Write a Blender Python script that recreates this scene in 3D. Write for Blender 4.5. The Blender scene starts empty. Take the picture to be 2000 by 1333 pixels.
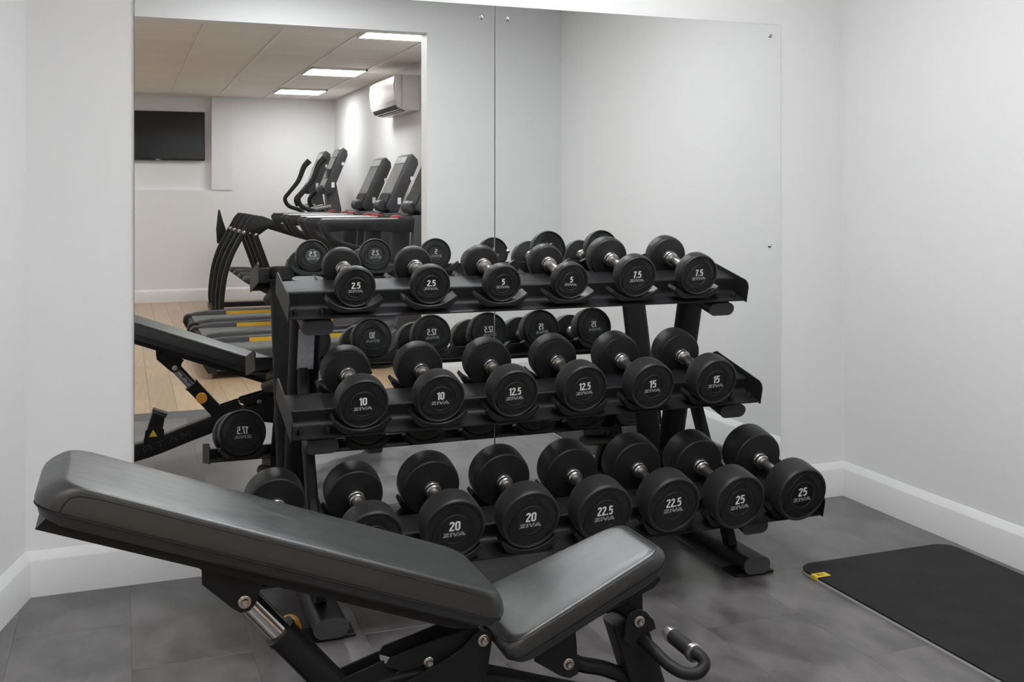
import bpy, bmesh, math, random
from mathutils import Vector, Matrix
random.seed(7)
S = bpy.context.scene
COL = S.collection
R = math.radians

# ------------------------------------------------------------------ camera, world, exposure
cam_d = bpy.data.cameras.new('camera')
cam_d.sensor_fit = 'HORIZONTAL'; cam_d.sensor_width = 36.0
cam_d.lens = 36.0 * 2016 / 2000
cam_d.shift_y = -(666.5 - 378) / 2000
cam_d.clip_start = 0.02
cam = bpy.data.objects.new('camera', cam_d); COL.objects.link(cam)
cam.location = (0, -3.5562, 1.26)
cam.rotation_euler = (R(90), 0, -R(20.65))
S.camera = cam
world = bpy.data.worlds.new('world'); S.world = world; world.use_nodes = True
world.node_tree.nodes['Background'].inputs[0].default_value = (0.75, 0.78, 0.8, 1)
world.node_tree.nodes['Background'].inputs[1].default_value = 0.05
S.view_settings.view_transform = 'Standard'
S.view_settings.look = 'None'
S.view_settings.gamma = 1.0
S.view_settings.use_curve_mapping = False
S.view_settings.exposure = 0.0
ALCOVE_LAMP = 36.0       # radiance of the alcove ceiling panels
GYM_LAMP = 25.0

# ------------------------------------------------------------------ materials
def mat(name, col, rough=0.5, metal=0.0, spec=0.5, var=0.0, vscale=8.0, bump=0.0, bscale=300.0, rvar=0.0,
        stretch=(1, 1, 1), objvar=0.0, emis=0.0, detail=4.0, coat=0.0):
    m = bpy.data.materials.new(name); m.use_nodes = True
    nt = m.node_tree; b = nt.nodes['Principled BSDF']
    b.inputs['Base Color'].default_value = (*col, 1)
    b.inputs['Roughness'].default_value = rough
    b.inputs['Metallic'].default_value = metal
    b.inputs['Specular IOR Level'].default_value = spec
    if coat: b.inputs['Coat Weight'].default_value = coat
    if emis:
        b.inputs['Emission Color'].default_value = (*col, 1)
        b.inputs['Emission Strength'].default_value = emis
    tc = nt.nodes.new('ShaderNodeTexCoord')
    mp = nt.nodes.new('ShaderNodeMapping'); mp.inputs['Scale'].default_value = stretch
    nt.links.new(tc.outputs['Object'], mp.inputs['Vector'])
    if var or objvar or rvar:
        n = nt.nodes.new('ShaderNodeTexNoise'); n.inputs['Scale'].default_value = vscale
        n.inputs['Detail'].default_value = detail; n.inputs['Roughness'].default_value = 0.6
        nt.links.new(mp.outputs[0], n.inputs['Vector'])
        r = nt.nodes.new('ShaderNodeMapRange')
        r.inputs['From Min'].default_value = 0.25; r.inputs['From Max'].default_value = 0.75; r.clamp = False
        r.inputs['To Min'].default_value = 1 - var; r.inputs['To Max'].default_value = 1 + var
        nt.links.new(n.outputs['Fac'], r.inputs['Value'])
        val = r.outputs[0]
        if objvar:
            oi = nt.nodes.new('ShaderNodeObjectInfo')
            r2 = nt.nodes.new('ShaderNodeMapRange')
            r2.inputs['To Min'].default_value = 1 - objvar; r2.inputs['To Max'].default_value = 1 + objvar
            nt.links.new(oi.outputs['Random'], r2.inputs['Value'])
            mu = nt.nodes.new('ShaderNodeMath'); mu.operation = 'MULTIPLY'
            nt.links.new(val, mu.inputs[0]); nt.links.new(r2.outputs[0], mu.inputs[1]); val = mu.outputs[0]
        vm = nt.nodes.new('ShaderNodeVectorMath'); vm.operation = 'SCALE'
        vm.inputs[0].default_value = col
        nt.links.new(val, vm.inputs['Scale'])
        nt.links.new(vm.outputs[0], b.inputs['Base Color'])
        if rvar:
            r3 = nt.nodes.new('ShaderNodeMapRange')
            r3.clamp = False; r3.inputs['From Min'].default_value = 0.3; r3.inputs['From Max'].default_value = 0.7
            r3.inputs['To Min'].default_value = rough - rvar; r3.inputs['To Max'].default_value = rough + rvar
            nt.links.new(n.outputs['Fac'], r3.inputs['Value']); nt.links.new(r3.outputs[0], b.inputs['Roughness'])
    if bump:
        n2 = nt.nodes.new('ShaderNodeTexNoise'); n2.inputs['Scale'].default_value = bscale
        n2.inputs['Detail'].default_value = 3.0
        nt.links.new(tc.outputs['Object'], n2.inputs['Vector'])
        bp = nt.nodes.new('ShaderNodeBump'); bp.inputs['Strength'].default_value = bump
        bp.inputs['Distance'].default_value = 0.002
        nt.links.new(n2.outputs['Fac'], bp.inputs['Height'])
        nt.links.new(bp.outputs[0], b.inputs['Normal'])
    return m

M = {}
M['wall'] = mat('wall_paint', (0.80, 0.80, 0.80), 0.55, spec=0.3, var=0.012, vscale=1.5, bump=0.12, bscale=70)
M['trim'] = mat('trim_gloss_paint', (0.76, 0.76, 0.76), 0.45, spec=0.35, var=0.01, vscale=3)
M['ceil'] = mat('ceiling_plaster', (0.80, 0.80, 0.80), 0.8, spec=0.2, var=0.01, vscale=2)
M['ceiltile'] = mat('ceiling_tile', (0.84, 0.79, 0.74), 0.85, spec=0.15, var=0.03, vscale=1.2, bump=0.3, bscale=260, objvar=0.015)
M['ceilgrid'] = mat('ceiling_grid_metal', (0.82, 0.80, 0.77), 0.4, spec=0.4, var=0.01)
M['vinylfloor'] = mat('grey_vinyl_tile', (0.108, 0.1005, 0.102), 0.32, spec=0.95, var=0.75, vscale=6.5, bump=0.10, bscale=420,
                      rvar=0.05, objvar=0.07, detail=10, stretch=(1, 0.7, 1))
M['joint'] = mat('floor_joint', (0.085, 0.08, 0.08), 0.8, var=0.1)
M['woodjoint'] = mat('oak_joint', (0.20, 0.13, 0.07), 0.7, var=0.1)
M['wood'] = mat('oak_plank', (0.42, 0.295, 0.18), 0.33, spec=0.8, var=0.22, vscale=9, stretch=(5, 0.45, 1), objvar=0.10,
                bump=0.06, bscale=150, detail=7)
M['rubber'] = mat('black_rubber', (0.0070, 0.0070, 0.0074), 0.52, spec=0.48, var=0.10, vscale=30, bump=0.10, bscale=700)
M['rubber'].node_tree.nodes['Principled BSDF'].inputs['Sheen Weight'].default_value = 0.06
M['rubber'].node_tree.nodes['Principled BSDF'].inputs['Sheen Roughness'].default_value = 0.45
M['ridge'] = mat('black_rubber_embossed', (0.0065, 0.0065, 0.0068), 0.54, spec=0.42, var=0.10, vscale=40, bump=0.10, bscale=700)
M['badge'] = mat('black_badge', (0.009, 0.009, 0.010), 0.35, spec=0.45, var=0.05, vscale=60)
M['print'] = mat('white_print', (0.82, 0.82, 0.80), 0.5, var=0.03, vscale=200)
M['greyprint'] = mat('grey_print', (0.30, 0.30, 0.30), 0.45, var=0.05, vscale=200)
M['steel'] = mat('brushed_steel', (0.56, 0.54, 0.52), 0.30, metal=1.0, var=0.10, vscale=120, bump=0.12, bscale=900)
M['chrome'] = mat('polished_chrome', (0.62, 0.61, 0.60), 0.12, metal=1.0, var=0.03, vscale=50)
M['bolt'] = mat('nickel_bolt', (0.50, 0.46, 0.42), 0.28, metal=1.0, var=0.06, vscale=150)
M['aluminium'] = mat('satin_aluminium', (0.66, 0.66, 0.66), 0.3, metal=1.0, var=0.04, vscale=90)
M['coat'] = mat('black_powder_coat', (0.0105, 0.0105, 0.0115), 0.48, spec=0.24, var=0.08, vscale=40, bump=0.16, bscale=900)
M['cap'] = mat('charcoal_plastic_cap', (0.050, 0.0485, 0.052), 0.55, spec=0.4, var=0.05, vscale=60, bump=0.1, bscale=800)
M['saddle'] = mat('black_plastic_saddle', (0.0115, 0.0115, 0.012), 0.42, spec=0.35, var=0.05, vscale=60)
M['vinyl'] = mat('black_upholstery_vinyl', (0.0140, 0.0143, 0.0150), 0.38, spec=1.0, var=0.10, vscale=14, bump=0.12, bscale=420,
                 rvar=0.05, stretch=(1, 4, 1))
M['vinylband'] = mat('black_upholstery_base', (0.022, 0.022, 0.023), 0.45, spec=0.45, var=0.06, vscale=30, bump=0.1, bscale=500)
M['thread'] = mat('black_thread', (0.006, 0.006, 0.007), 0.7, var=0.2, vscale=400)
M['amber'] = mat('amber_plastic', (0.72, 0.30, 0.02), 0.35, var=0.04, vscale=60)
M['yellow'] = mat('yellow_plastic', (0.74, 0.52, 0.03), 0.45, var=0.05, vscale=80)
M['stripe'] = mat('yellow_rail_stripe', (0.78, 0.45, 0.04), 0.4, var=0.04, vscale=40)
M['grip'] = mat('black_foam_grip', (0.014, 0.014, 0.014), 0.62, var=0.1, vscale=80, bump=0.15, bscale=700)
M['matblack'] = mat('black_mat_foam', (0.0105, 0.0105, 0.011), 0.66, spec=0.28, var=0.55, vscale=9, bump=0.25, bscale=600)
M['matgrey'] = mat('grey_mat_foam', (0.42, 0.42, 0.42), 0.75, var=0.06, vscale=40)
M['red'] = mat('red_plastic', (0.30, 0.03, 0.025), 0.4, var=0.05, vscale=60)
M['gymgrey'] = mat('dark_grey_plastic', (0.045, 0.045, 0.05), 0.42, var=0.06, vscale=30, bump=0.05, bscale=500)
M['gymblack'] = mat('black_moulded_plastic', (0.012, 0.012, 0.0135), 0.45, spec=0.35, var=0.06, vscale=30)
M['gymsilver'] = mat('silver_painted_metal', (0.38, 0.38, 0.38), 0.35, metal=0.6, var=0.05, vscale=40)
M['belt'] = mat('running_belt', (0.13, 0.13, 0.125), 0.7, var=0.15, vscale=60, bump=0.2, bscale=500)
M['screen'] = mat('dark_screen_glass', (0.008, 0.008, 0.009), 0.10, spec=0.6, var=0.05, vscale=3)
M['litscreen'] = mat('grey_console_screen', (0.26, 0.26, 0.235), 0.2, spec=0.5, var=0.10, vscale=5)
M['whiteplastic'] = mat('white_plastic', (0.64, 0.62, 0.58), 0.3, spec=0.5, var=0.01, vscale=10)
M['darkslot'] = mat('dark_vent_slot', (0.012, 0.012, 0.012), 0.6, var=0.05)
M['mirroredge'] = mat('dark_glass_edge', (0.05, 0.065, 0.06), 0.2, spec=0.6, var=0.1, vscale=20)

mm = bpy.data.materials.new('mirror_silver'); mm.use_nodes = True
b = mm.node_tree.nodes['Principled BSDF']
b.inputs['Base Color'].default_value = (0.90, 0.91, 0.905, 1); b.inputs['Metallic'].default_value = 1; b.inputs['Roughness'].default_value = 0.0
M['mirror'] = mm
for nm, st in (('lamp_gym', GYM_LAMP), ('lamp_alcove', ALCOVE_LAMP)):
    m = bpy.data.materials.new(nm); m.use_nodes = True
    nt = m.node_tree; nt.nodes.remove(nt.nodes['Principled BSDF'])
    e = nt.nodes.new('ShaderNodeEmission'); e.inputs[0].default_value = (0.97, 0.985, 1.0, 1); e.inputs[1].default_value = st
    nt.links.new(e.outputs[0], nt.nodes['Material Output'].inputs[0])
    M[nm] = m

def print_label_mat():
    m = bpy.data.materials.new('printed_notice'); m.use_nodes = True
    nt = m.node_tree; b = nt.nodes['Principled BSDF']; b.inputs['Roughness'].default_value = 0.5
    tc = nt.nodes.new('ShaderNodeTexCoord')
    w = nt.nodes.new('ShaderNodeTexWave'); w.wave_type = 'BANDS'; w.bands_direction = 'Z'
    w.inputs['Scale'].default_value = 95; w.inputs['Distortion'].default_value = 0.0
    n = nt.nodes.new('ShaderNodeTexNoise'); n.inputs['Scale'].default_value = 260
    mp = nt.nodes.new('ShaderNodeMapping'); mp.inputs['Scale'].default_value = (1, 1, 0.3)
    nt.links.new(tc.outputs['Object'], w.inputs['Vector'])
    nt.links.new(tc.outputs['Object'], mp.inputs['Vector']); nt.links.new(mp.outputs[0], n.inputs['Vector'])
    mu = nt.nodes.new('ShaderNodeMath'); mu.operation = 'MULTIPLY'
    nt.links.new(w.outputs['Fac'], mu.inputs[0]); nt.links.new(n.outputs['Fac'], mu.inputs[1])
    cr = nt.nodes.new('ShaderNodeValToRGB')
    cr.color_ramp.elements[0].position = 0.22; cr.color_ramp.elements[0].color = (0.46, 0.46, 0.50, 1)
    cr.color_ramp.elements[1].position = 0.42; cr.color_ramp.elements[1].color = (0.20, 0.20, 0.23, 1)
    nt.links.new(mu.outputs[0], cr.inputs['Fac']); nt.links.new(cr.outputs[0], b.inputs['Base Color'])
    return m
M['notice'] = print_label_mat()

# ------------------------------------------------------------------ geometry helpers: all return (verts, faces)
def bm_out(bm):
    bm.verts.ensure_lookup_table(); bm.verts.index_update()
    V = [v.co.copy() for v in bm.verts]; F = [[v.index for v in f.verts] for f in bm.faces]
    bm.free(); return V, F
def box(x0, x1, y0, y1, z0, z1, bev=0.0, seg=2):
    bm = bmesh.new(); bmesh.ops.create_cube(bm, size=1)
    for v in bm.verts:
        v.co = Vector(((x0 + x1) / 2 + v.co.x * (x1 - x0), (y0 + y1) / 2 + v.co.y * (y1 - y0), (z0 + z1) / 2 + v.co.z * (z1 - z0)))
    if bev: bmesh.ops.bevel(bm, geom=bm.edges[:], offset=bev, segments=seg, profile=0.5, affect='EDGES')
    return bm_out(bm)
def prism(poly, a0, a1, axis='y', bev=0.0, seg=2):
    """poly of 2-D points; axis y: (x,z); axis x: (y,z); axis z: (x,y)"""
    bm = bmesh.new()
    def mk(p, a):
        if axis == 'y': return (p[0], a, p[1])
        if axis == 'x': return (a, p[0], p[1])
        return (p[0], p[1], a)
    A = [bm.verts.new(mk(p, a0)) for p in poly]; B = [bm.verts.new(mk(p, a1)) for p in poly]
    n = len(poly)
    fa = bm.faces.new(A); fb = bm.faces.new(B[::-1])
    for i in range(n): bm.faces.new((A[i], B[i], B[(i + 1) % n], A[(i + 1) % n]))
    bmesh.ops.recalc_face_normals(bm, faces=bm.faces[:])
    if bev:
        es = list(set(list(fa.edges) + list(fb.edges)))
        bmesh.ops.bevel(bm, geom=es, offset=bev, segments=seg, profile=0.5, affect='EDGES', clamp_overlap=True)
    return bm_out(bm)
def rings(RS, closed_ring=True, cap0=True, cap1=True, loop=False):
    V = []; F = []; n = len(RS[0])
    for r in RS: V += [Vector(p) for p in r]
    m = len(RS)
    for i in range(m if loop else m - 1):
        a = i * n; c = ((i + 1) % m) * n
        for j in range(n if closed_ring else n - 1):
            k = (j + 1) % n; F.append([a + j, a + k, c + k, c + j])
    if not loop:
        if cap0: F.append(list(range(n))[::-1])
        if cap1: F.append([(m - 1) * n + j for j in range(n)])
    return V, F
def sweep(path, sec, up=(0, 0, 1), loop=False, caps=True, scales=None):
    P = [Vector(p) for p in path]; RS = []; up = Vector(up); m = len(P)
    for i, p in enumerate(P):
        if loop: t = P[(i + 1) % m] - P[i - 1]
        elif i == 0: t = P[1] - P[0]
        elif i == m - 1: t = P[-1] - P[-2]
        else: t = (P[i + 1] - P[i]).normalized() + (P[i] - P[i - 1]).normalized()
        t.normalize()
        s = t.cross(up)
        if s.length < 1e-4: s = t.cross(Vector((1, 0, 0)))
        s.normalize(); u = s.cross(t).normalized()
        k = scales[i] if scales else 1
        RS.append([p + s * (a * k) + u * (b_ * k) for a, b_ in sec])
    return rings(RS, cap0=caps, cap1=caps, loop=loop)
def circ(r, n=12): return [(r * math.cos(2 * math.pi * i / n), r * math.sin(2 * math.pi * i / n)) for i in range(n)]
def stadium(w, h, n=8):
    r = h / 2; c = w / 2 - r; out = []
    for i in range(n + 1):
        a = -math.pi / 2 + math.pi * i / n; out.append((c + r * math.cos(a), r * math.sin(a)))
    for i in range(n + 1):
        a = math.pi / 2 + math.pi * i / n; out.append((-c + r * math.cos(a), r * math.sin(a)))
    return out
def rrect(w, h, r, n=4):
    out = []
    for cx, cy, a0 in ((w / 2 - r, h / 2 - r, 0), (-w / 2 + r, h / 2 - r, 90), (-w / 2 + r, -h / 2 + r, 180), (w / 2 - r, -h / 2 + r, 270)):
        for i in range(n + 1):
            a = R(a0 + 90 * i / n); out.append((cx + r * math.cos(a), cy + r * math.sin(a)))
    return out
def smooth_path(P, n=6):
    P = [Vector(p) for p in P]; out = []
    Q = [P[0] * 2 - P[1]] + P + [P[-1] * 2 - P[-2]]
    for i in range(1, len(Q) - 2):
        for k in range(n):
            t = k / n; a, b_, c, d = Q[i - 1], Q[i], Q[i + 1], Q[i + 2]
            out.append(0.5 * ((2 * b_) + (c - a) * t + (2 * a - 5 * b_ + 4 * c - d) * t * t + (3 * b_ - a - 3 * c + d) * t ** 3))
    out.append(P[-1]); return out
def tube(path, r, n=12, up=(0, 0, 1), scales=None): return sweep(path, circ(r, n), up, scales=scales)
def lathe(prof, n=40, origin=(0, 0, 0), axis='y'):
    V = []; F = []; m = len(prof); o = Vector(origin)
    for r_, h in prof:
        for j in range(n):
            a = 2 * math.pi * j / n; c, s = r_ * math.cos(a), r_ * math.sin(a)
            if axis == 'y': V.append(o + Vector((c, h, s)))
            elif axis == 'x': V.append(o + Vector((h, c, s)))
            else: V.append(o + Vector((c, s, h)))
    for i in range(m - 1):
        for j in range(n):
            k = (j + 1) % n; F.append([i * n + j, i * n + k, (i + 1) * n + k, (i + 1) * n + j])
    F.append(list(range(n))[::-1]); F.append([(m - 1) * n + j for j in range(n)])
    return V, F
def merge(*parts):
    V = []; F = []
    for v, f in parts:
        o = len(V); V += list(v); F += [[i + o for i in q] for q in f]
    return V, F
def xf(vf, mtx): return [mtx @ Vector(v) for v in vf[0]], vf[1]

def mesh(name, vf, m=None, smooth=35, off=None):
    V, F = vf
    if off is not None: V = [Vector(v) - off for v in V]
    me = bpy.data.meshes.new(name); me.from_pydata([tuple(v) for v in V], [], F)
    bm = bmesh.new(); bm.from_mesh(me); bmesh.ops.recalc_face_normals(bm, faces=bm.faces[:]); bm.to_mesh(me); bm.free()
    if smooth:
        me.polygons.foreach_set('use_smooth', [True] * len(me.polygons)); me.set_sharp_from_angle(angle=R(smooth))
    if m: me.materials.append(M[m])
    return me
def link(name, me, parent=None, loc=(0, 0, 0), rot=(0, 0, 0)):
    o = bpy.data.objects.new(name, me); COL.objects.link(o)
    o.parent = parent; o.location = loc; o.rotation_euler = rot; return o
def wpos(o):
    p = Vector((0, 0, 0))
    while o is not None: p += o.location; o = o.parent
    return p
def part(name, vf, m, parent, smooth=35, label=None):
    """mesh given in world coordinates, child of an unrotated parent; its origin goes to its own centre"""
    V = vf[0]; c = Vector([(min(v[i] for v in V) + max(v[i] for v in V)) / 2 for i in range(3)])
    o = link(name, mesh(name, vf, m, smooth, c), parent, c - (wpos(parent) if parent else Vector((0, 0, 0))))
    if label: o['label'] = label
    return o
def tag(o, label, cat, group=None):
    o['label'] = label; o['category'] = cat
    if group: o['group'] = group
    return o
def thing(name, label, cat, loc, group=None, rot=(0, 0, 0)):
    o = bpy.data.objects.new(name, None); COL.objects.link(o); o.location = loc; o.rotation_euler = rot
    o.empty_display_size = 0.1
    return tag(o, label, cat, group)
def struct(name, vf, m, smooth=0, label=None):
    o = part(name, vf, m, None, smooth); o['kind'] = 'structure'
    if label: o['label'] = label
    return o

# ------------------------------------------------------------------ the room (mirror wall is y = 0, room at y < 0)
XR, XL0 = 2.826, -0.285           # right wall, left corner on the mirror wall
YO, YOT = -2.99, -3.126           # the wall with the wide opening, its two faces
XO, ZO = 1.866, 2.315             # end of the stub wall, underside of the lintel
ZC, ZG = 2.62, 2.40               # alcove ceiling, gym ceiling
XG, YG = 2.426, -9.06             # gym side wall, gym end wall
XGL = -3.2
LD = Vector((-0.25, -1, 0)).normalized()     # the left wall runs off at an angle
LE = Vector((XL0, 0, 0)) + LD * (2.99 / abs(LD.y))
FLOORSPLIT = -2.73

struct('wall_back', box(-0.6, XR + 0.12, 0, 0.12, -0.05, ZC), 'wall', label='white painted wall carrying the mirrors')
struct('wall_right', box(XR, XR + 0.12, YO, 0.0, -0.05, ZC), 'wall')
nrm = Vector((-LD.y, LD.x, 0))
if nrm.x > 0: nrm = -nrm
def lwall(t, z0, z1, ext=0.0, inset=0.0):
    a = Vector((XL0, 0, 0)) - nrm * inset; e = LE + LD * ext - nrm * inset
    return prism([(a.x, a.y), (e.x, e.y), (e.x + nrm.x * t, e.y + nrm.y * t), (a.x + nrm.x * t, a.y + nrm.y * t)], z0, z1, 'z')
struct('wall_left', lwall(0.12, -0.05, ZC), 'wall')
struct('wall_opening', merge(box(XO, XR + 0.12, YOT, YO, -0.05, ZC), box(LE.x - 0.12, XO, YOT, YO, ZO, ZC)), 'wall',
       label='white wall around the wide opening to the gym')
struct('ceiling', box(-1.4, XR + 0.12, YOT, 0.12, ZC, ZC + 0.08), 'ceil')
struct('wall_gym_front', box(XGL, LE.x - 0.12, YOT - 0.0, YOT + 0.12, -0.05, ZC), 'wall')
struct('wall_gym_left', box(XGL - 0.12, XGL, YG - 0.12, YOT + 0.12, -0.05, ZC), 'wall')
struct('wall_gym_right', box(XG, XG + 0.12, YG - 0.12, YOT, -0.05, ZG + 0.12), 'wall')
# gym end wall with a shallow niche for the television and a pale pilaster
NX, NZ = 0.975, 1.30
struct('wall_gym_end', merge(box(XGL, NX, YG - 0.20, YG - 0.08, NZ, ZG + 0.1), box(XGL, NX, YG - 0.20, YG, -0.05, NZ),
                             box(NX, XG + 0.12, YG - 0.20, YG, -0.05, ZG + 0.1)), 'wall')
struct('trim_1', box(NX, 1.207, YG, YG + 0.012, NZ, ZG - 0.01), 'trim', label='pale pilaster beside the television niche')

def baseboard(name, ax, a0, a1, face, sgn, h=0.139, t=0.020):
    pr = [(0, 0), (sgn * t, 0), (sgn * t, h - 0.028), (sgn * (t - 0.0015), h - 0.024), (sgn * 0.004, h - 0.003), (sgn * 0.002, h), (0, h)]
    if ax == 'x': vf = prism([(face + p[0], p[1]) for p in pr], a0, a1, 'x')
    else: vf = prism([(face + p[0], p[1]) for p in pr], a0, a1, 'y')
    return struct(name, vf, 'trim', 30)
baseboard('baseboard_back', 'x', XL0 - 0.01, XR, 0, -1)
baseboard('baseboard_right', 'y', YO, 0, XR, -1)
baseboard('baseboard_opening', 'x', XO, XR, YO, 1)
baseboard('baseboard_gym_end', 'x', XGL, XG, YG, 1, h=0.15)
baseboard('baseboard_gym_right', 'y', YG, YOT, XG, -1, h=0.15)
pr = [(0, 0), (0.020, 0), (0.020, 0.111), (0.0185, 0.115), (0.004, 0.136), (0.002, 0.139), (0, 0.139)]
a = Vector((XL0, 0, 0)); RS = []
for P_ in (a - LD * 0.0, LE): RS.append([P_ - nrm * p[0] + Vector((0, 0, p[1])) for p in pr])
struct('baseboard_left', rings(RS), 'trim', 30)

# ---- alcove floor: grey vinyl planks laid half-bonded
fl = struct('floor', box(-1.5, XR + 0.1, FLOORSPLIT, 0.1, -0.06, -0.0022), 'joint', label='grey stone-look vinyl tile floor of the alcove')
TW, TL, GAP = 0.312, 0.624, 0.0004
tile_me = mesh('tile', box(-TW / 2 + GAP / 2, TW / 2 - GAP / 2, -TL / 2 + GAP / 2, TL / 2 - GAP / 2, -0.003, 0, 0.0003, 1), 'vinylfloor', 0)
fo = wpos(fl)
i0 = -5
for i in range(-5, 10):
    x0 = 0.022 + TW * i; xc = x0 + TW / 2
    if xc - TW / 2 > XR: continue
    y1 = -0.336 if i % 2 else -0.024
    yy = y1 + TL
    while yy - TL > FLOORSPLIT:
        ya, yb = max(yy - TL, FLOORSPLIT), min(yy, 0.0)
        xa, xb = max(x0, -1.5), min(x0 + TW, XR)
        if yb - ya > 0.01 and xb - xa > 0.01:
            if yb - ya > TL - 0.001 and xb - xa > TW - 0.001:
                link('tile', tile_me, fl, Vector((xc, yy - TL / 2, 0)) - fo)
            else:
                part('tile', box(xa + GAP / 2, xb - GAP / 2, ya + GAP / 2, yb - GAP / 2, -0.003, 0, 0.0003, 1), 'vinylfloor', fl, 0)
        yy -= TL
# ---- gym floor: oak planks
gf = struct('floor_gym', box(XGL, XR + 0.1, YG, FLOORSPLIT, -0.06, -0.0022), 'woodjoint', label='oak plank floor of the gym')
go = wpos(gf)
PW, PL = 0.15, 1.26
pl_me = mesh('plank', box(-PW / 2 + 0.001, PW / 2 - 0.001, -PL / 2 + 0.001, PL / 2 - 0.001, -0.003, 0, 0.0006, 1), 'wood', 0)
k = 0
x = -0.90
while x < XG - 0.02:
    yy = FLOORSPLIT + random.choice((0.0, 0.42, 0.84))
    while yy > YG:
        ya, yb = max(yy - PL, YG), min(yy, FLOORSPLIT); xb = min(x + PW, XG)
        if yb - ya > PL - 0.001 and xb - x > PW - 0.001:
            link('plank', pl_me, gf, Vector((x + PW / 2, yy - PL / 2, 0)) - go)
        elif yb - ya > 0.02:
            part('plank', box(x + 0.001, xb - 0.001, ya + 0.001, yb - 0.001, -0.003, 0, 0.0006, 1), 'wood', gf, 0)
        yy -= PL
    x += PW
part('plank_field', box(XGL + 0.001, -0.902, YG, FLOORSPLIT - 0.001, -0.003, 0), 'wood', gf, 0)['kind'] = 'stuff'
# ---- gym ceiling: square tiles in a metal grid
gc = struct('ceiling_gym', box(XGL, XG + 0.1, YG - 0.1, YOT, ZG + 0.02, ZG + 0.08), 'ceilgrid', label='suspended ceiling of beige square tiles in the gym')
co = wpos(gc); GS = 0.532
gx = [2.107 - GS * i for i in range(0, 11)]
LIGHTS = [(1.841, -3.57), (1.841, -6.05), (1.841, -8.03)]
gy0 = -3.75 + GS / 2
ct_me = mesh('ceiling_tile', box(-GS / 2 + 0.006, GS / 2 - 0.006, -GS / 2 + 0.002, GS / 2 - 0.002, 0.004, 0.022, 0.002, 1), 'ceiltile', 0)
for x0 in [2.107] + gx[1:]:
    xa, xb = (2.107, XG) if x0 == 2.107 else (x0, x0 + GS)
    if xb < XGL + 0.1: continue
    for j in range(-1, 12):
        yb, ya = gy0 - GS * j, gy0 - GS * (j + 1)
        yb, ya = min(yb, YOT), max(ya, YG - 0.08)
        if yb - ya < 0.02: continue
        if xb - xa > GS - 0.01 and yb - ya > GS - 0.01:
            link('ceiling_tile', ct_me, gc, Vector(((xa + xb) / 2, (ya + yb) / 2, ZG)) - co)
        else:
            part('ceiling_tile', box(xa + 0.006, xb - 0.006, ya + 0.002, yb - 0.002, ZG + 0.004, ZG + 0.022, 0.002, 1), 'ceiltile', gc, 0)
for x0 in gx[:7]:
    part('grid_bar', box(x0 - 0.007, x0 + 0.007, YG, YOT, ZG - 0.003, ZG + 0.02), 'ceilgrid', gc, 0)

# ---- ceiling lamps
def lamp(x, y, z, m, label, group):
    t = thing('ceiling_light', label, 'light', (x, y, z), group)
    s = 0.26
    part('frame', merge(box(x - s, x + s, y - s, y - s + 0.012, z - 0.006, z + 0.016), box(x - s, x + s, y + s - 0.012, y + s, z - 0.006, z + 0.016),
                        box(x - s, x - s + 0.012, y - s, y + s, z - 0.006, z + 0.016), box(x + s - 0.012, x + s, y - s, y + s, z - 0.006, z + 0.016)), 'whiteplastic', t, 0)
    part('diffuser', box(x - s + 0.012, x + s - 0.012, y - s + 0.012, y + s - 0.012, z - 0.002, z + 0.010), m, t, 0)
for (lx, ly), lb in zip(LIGHTS, ('square ceiling panel light nearest the gym opening', 'square ceiling panel light beside the air conditioner',
                                 'square ceiling panel light nearest the gym end wall')):
    lamp(lx, ly, ZG - 0.012, 'lamp_gym', lb, 'gym ceiling lights')
for ly, lb in ((-3.75, 'nearest the opening'), (-5.878, 'half way along the gym'), (-8.006, 'nearest the end wall')):
    lamp(-0.82, ly, ZG - 0.012, 'lamp_gym', 'added square fill panel on the unseen side of the gym ceiling, ' + lb, 'gym ceiling lights')  # unseen panels added as fill light for the gym's left side
lamp(0.90, -2.05, ZC - 0.018, 'lamp_alcove', 'square ceiling panel light of the alcove nearest the gym opening', 'alcove ceiling lights')
lamp(1.50, -1.05, ZC - 0.018, 'lamp_alcove', 'square ceiling panel light of the alcove nearest the mirrors', 'alcove ceiling lights')

# ------------------------------------------------------------------ mirrors
def mirror_panel(x0, x1, label, screws):
    z0, z1 = 0.165, 1.946
    t = thing('mirror_panel', label, 'mirror', ((x0 + x1) / 2, -0.004, z0), 'wall mirrors')
    part('glass_back', box(x0, x1, -0.006, -0.0005, z0, z1), 'mirroredge', t, 0)
    part('mirror_glass', box(x0 + 0.0006, x1 - 0.0006, -0.0068, -0.0061, z0 + 0.0006, z1 - 0.0006), 'mirror', t, 0)
    for sx, sz in screws:
        part('dome_screw', lathe([(0.0075, -0.0066), (0.0078, -0.009), (0.0065, -0.0125), (0.0035, -0.0145), (0.0008, -0.015)], 20, (sx, 0, sz)), 'chrome', t)
mirror_panel(0.034, 1.2685, 'large frameless wall mirror panel reflecting the gym machines', [(1.221, 1.899), (0.082, 1.899), (1.221, 1.047), (0.082, 0.215), (1.221, 0.215)])
mirror_panel(1.2720, 2.508, 'large frameless wall mirror panel reflecting bare white walls', [(1.322, 1.899), (2.459, 1.899), (2.456, 1.046), (1.322, 1.048), (2.459, 0.215), (1.322, 0.215)])

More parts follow.
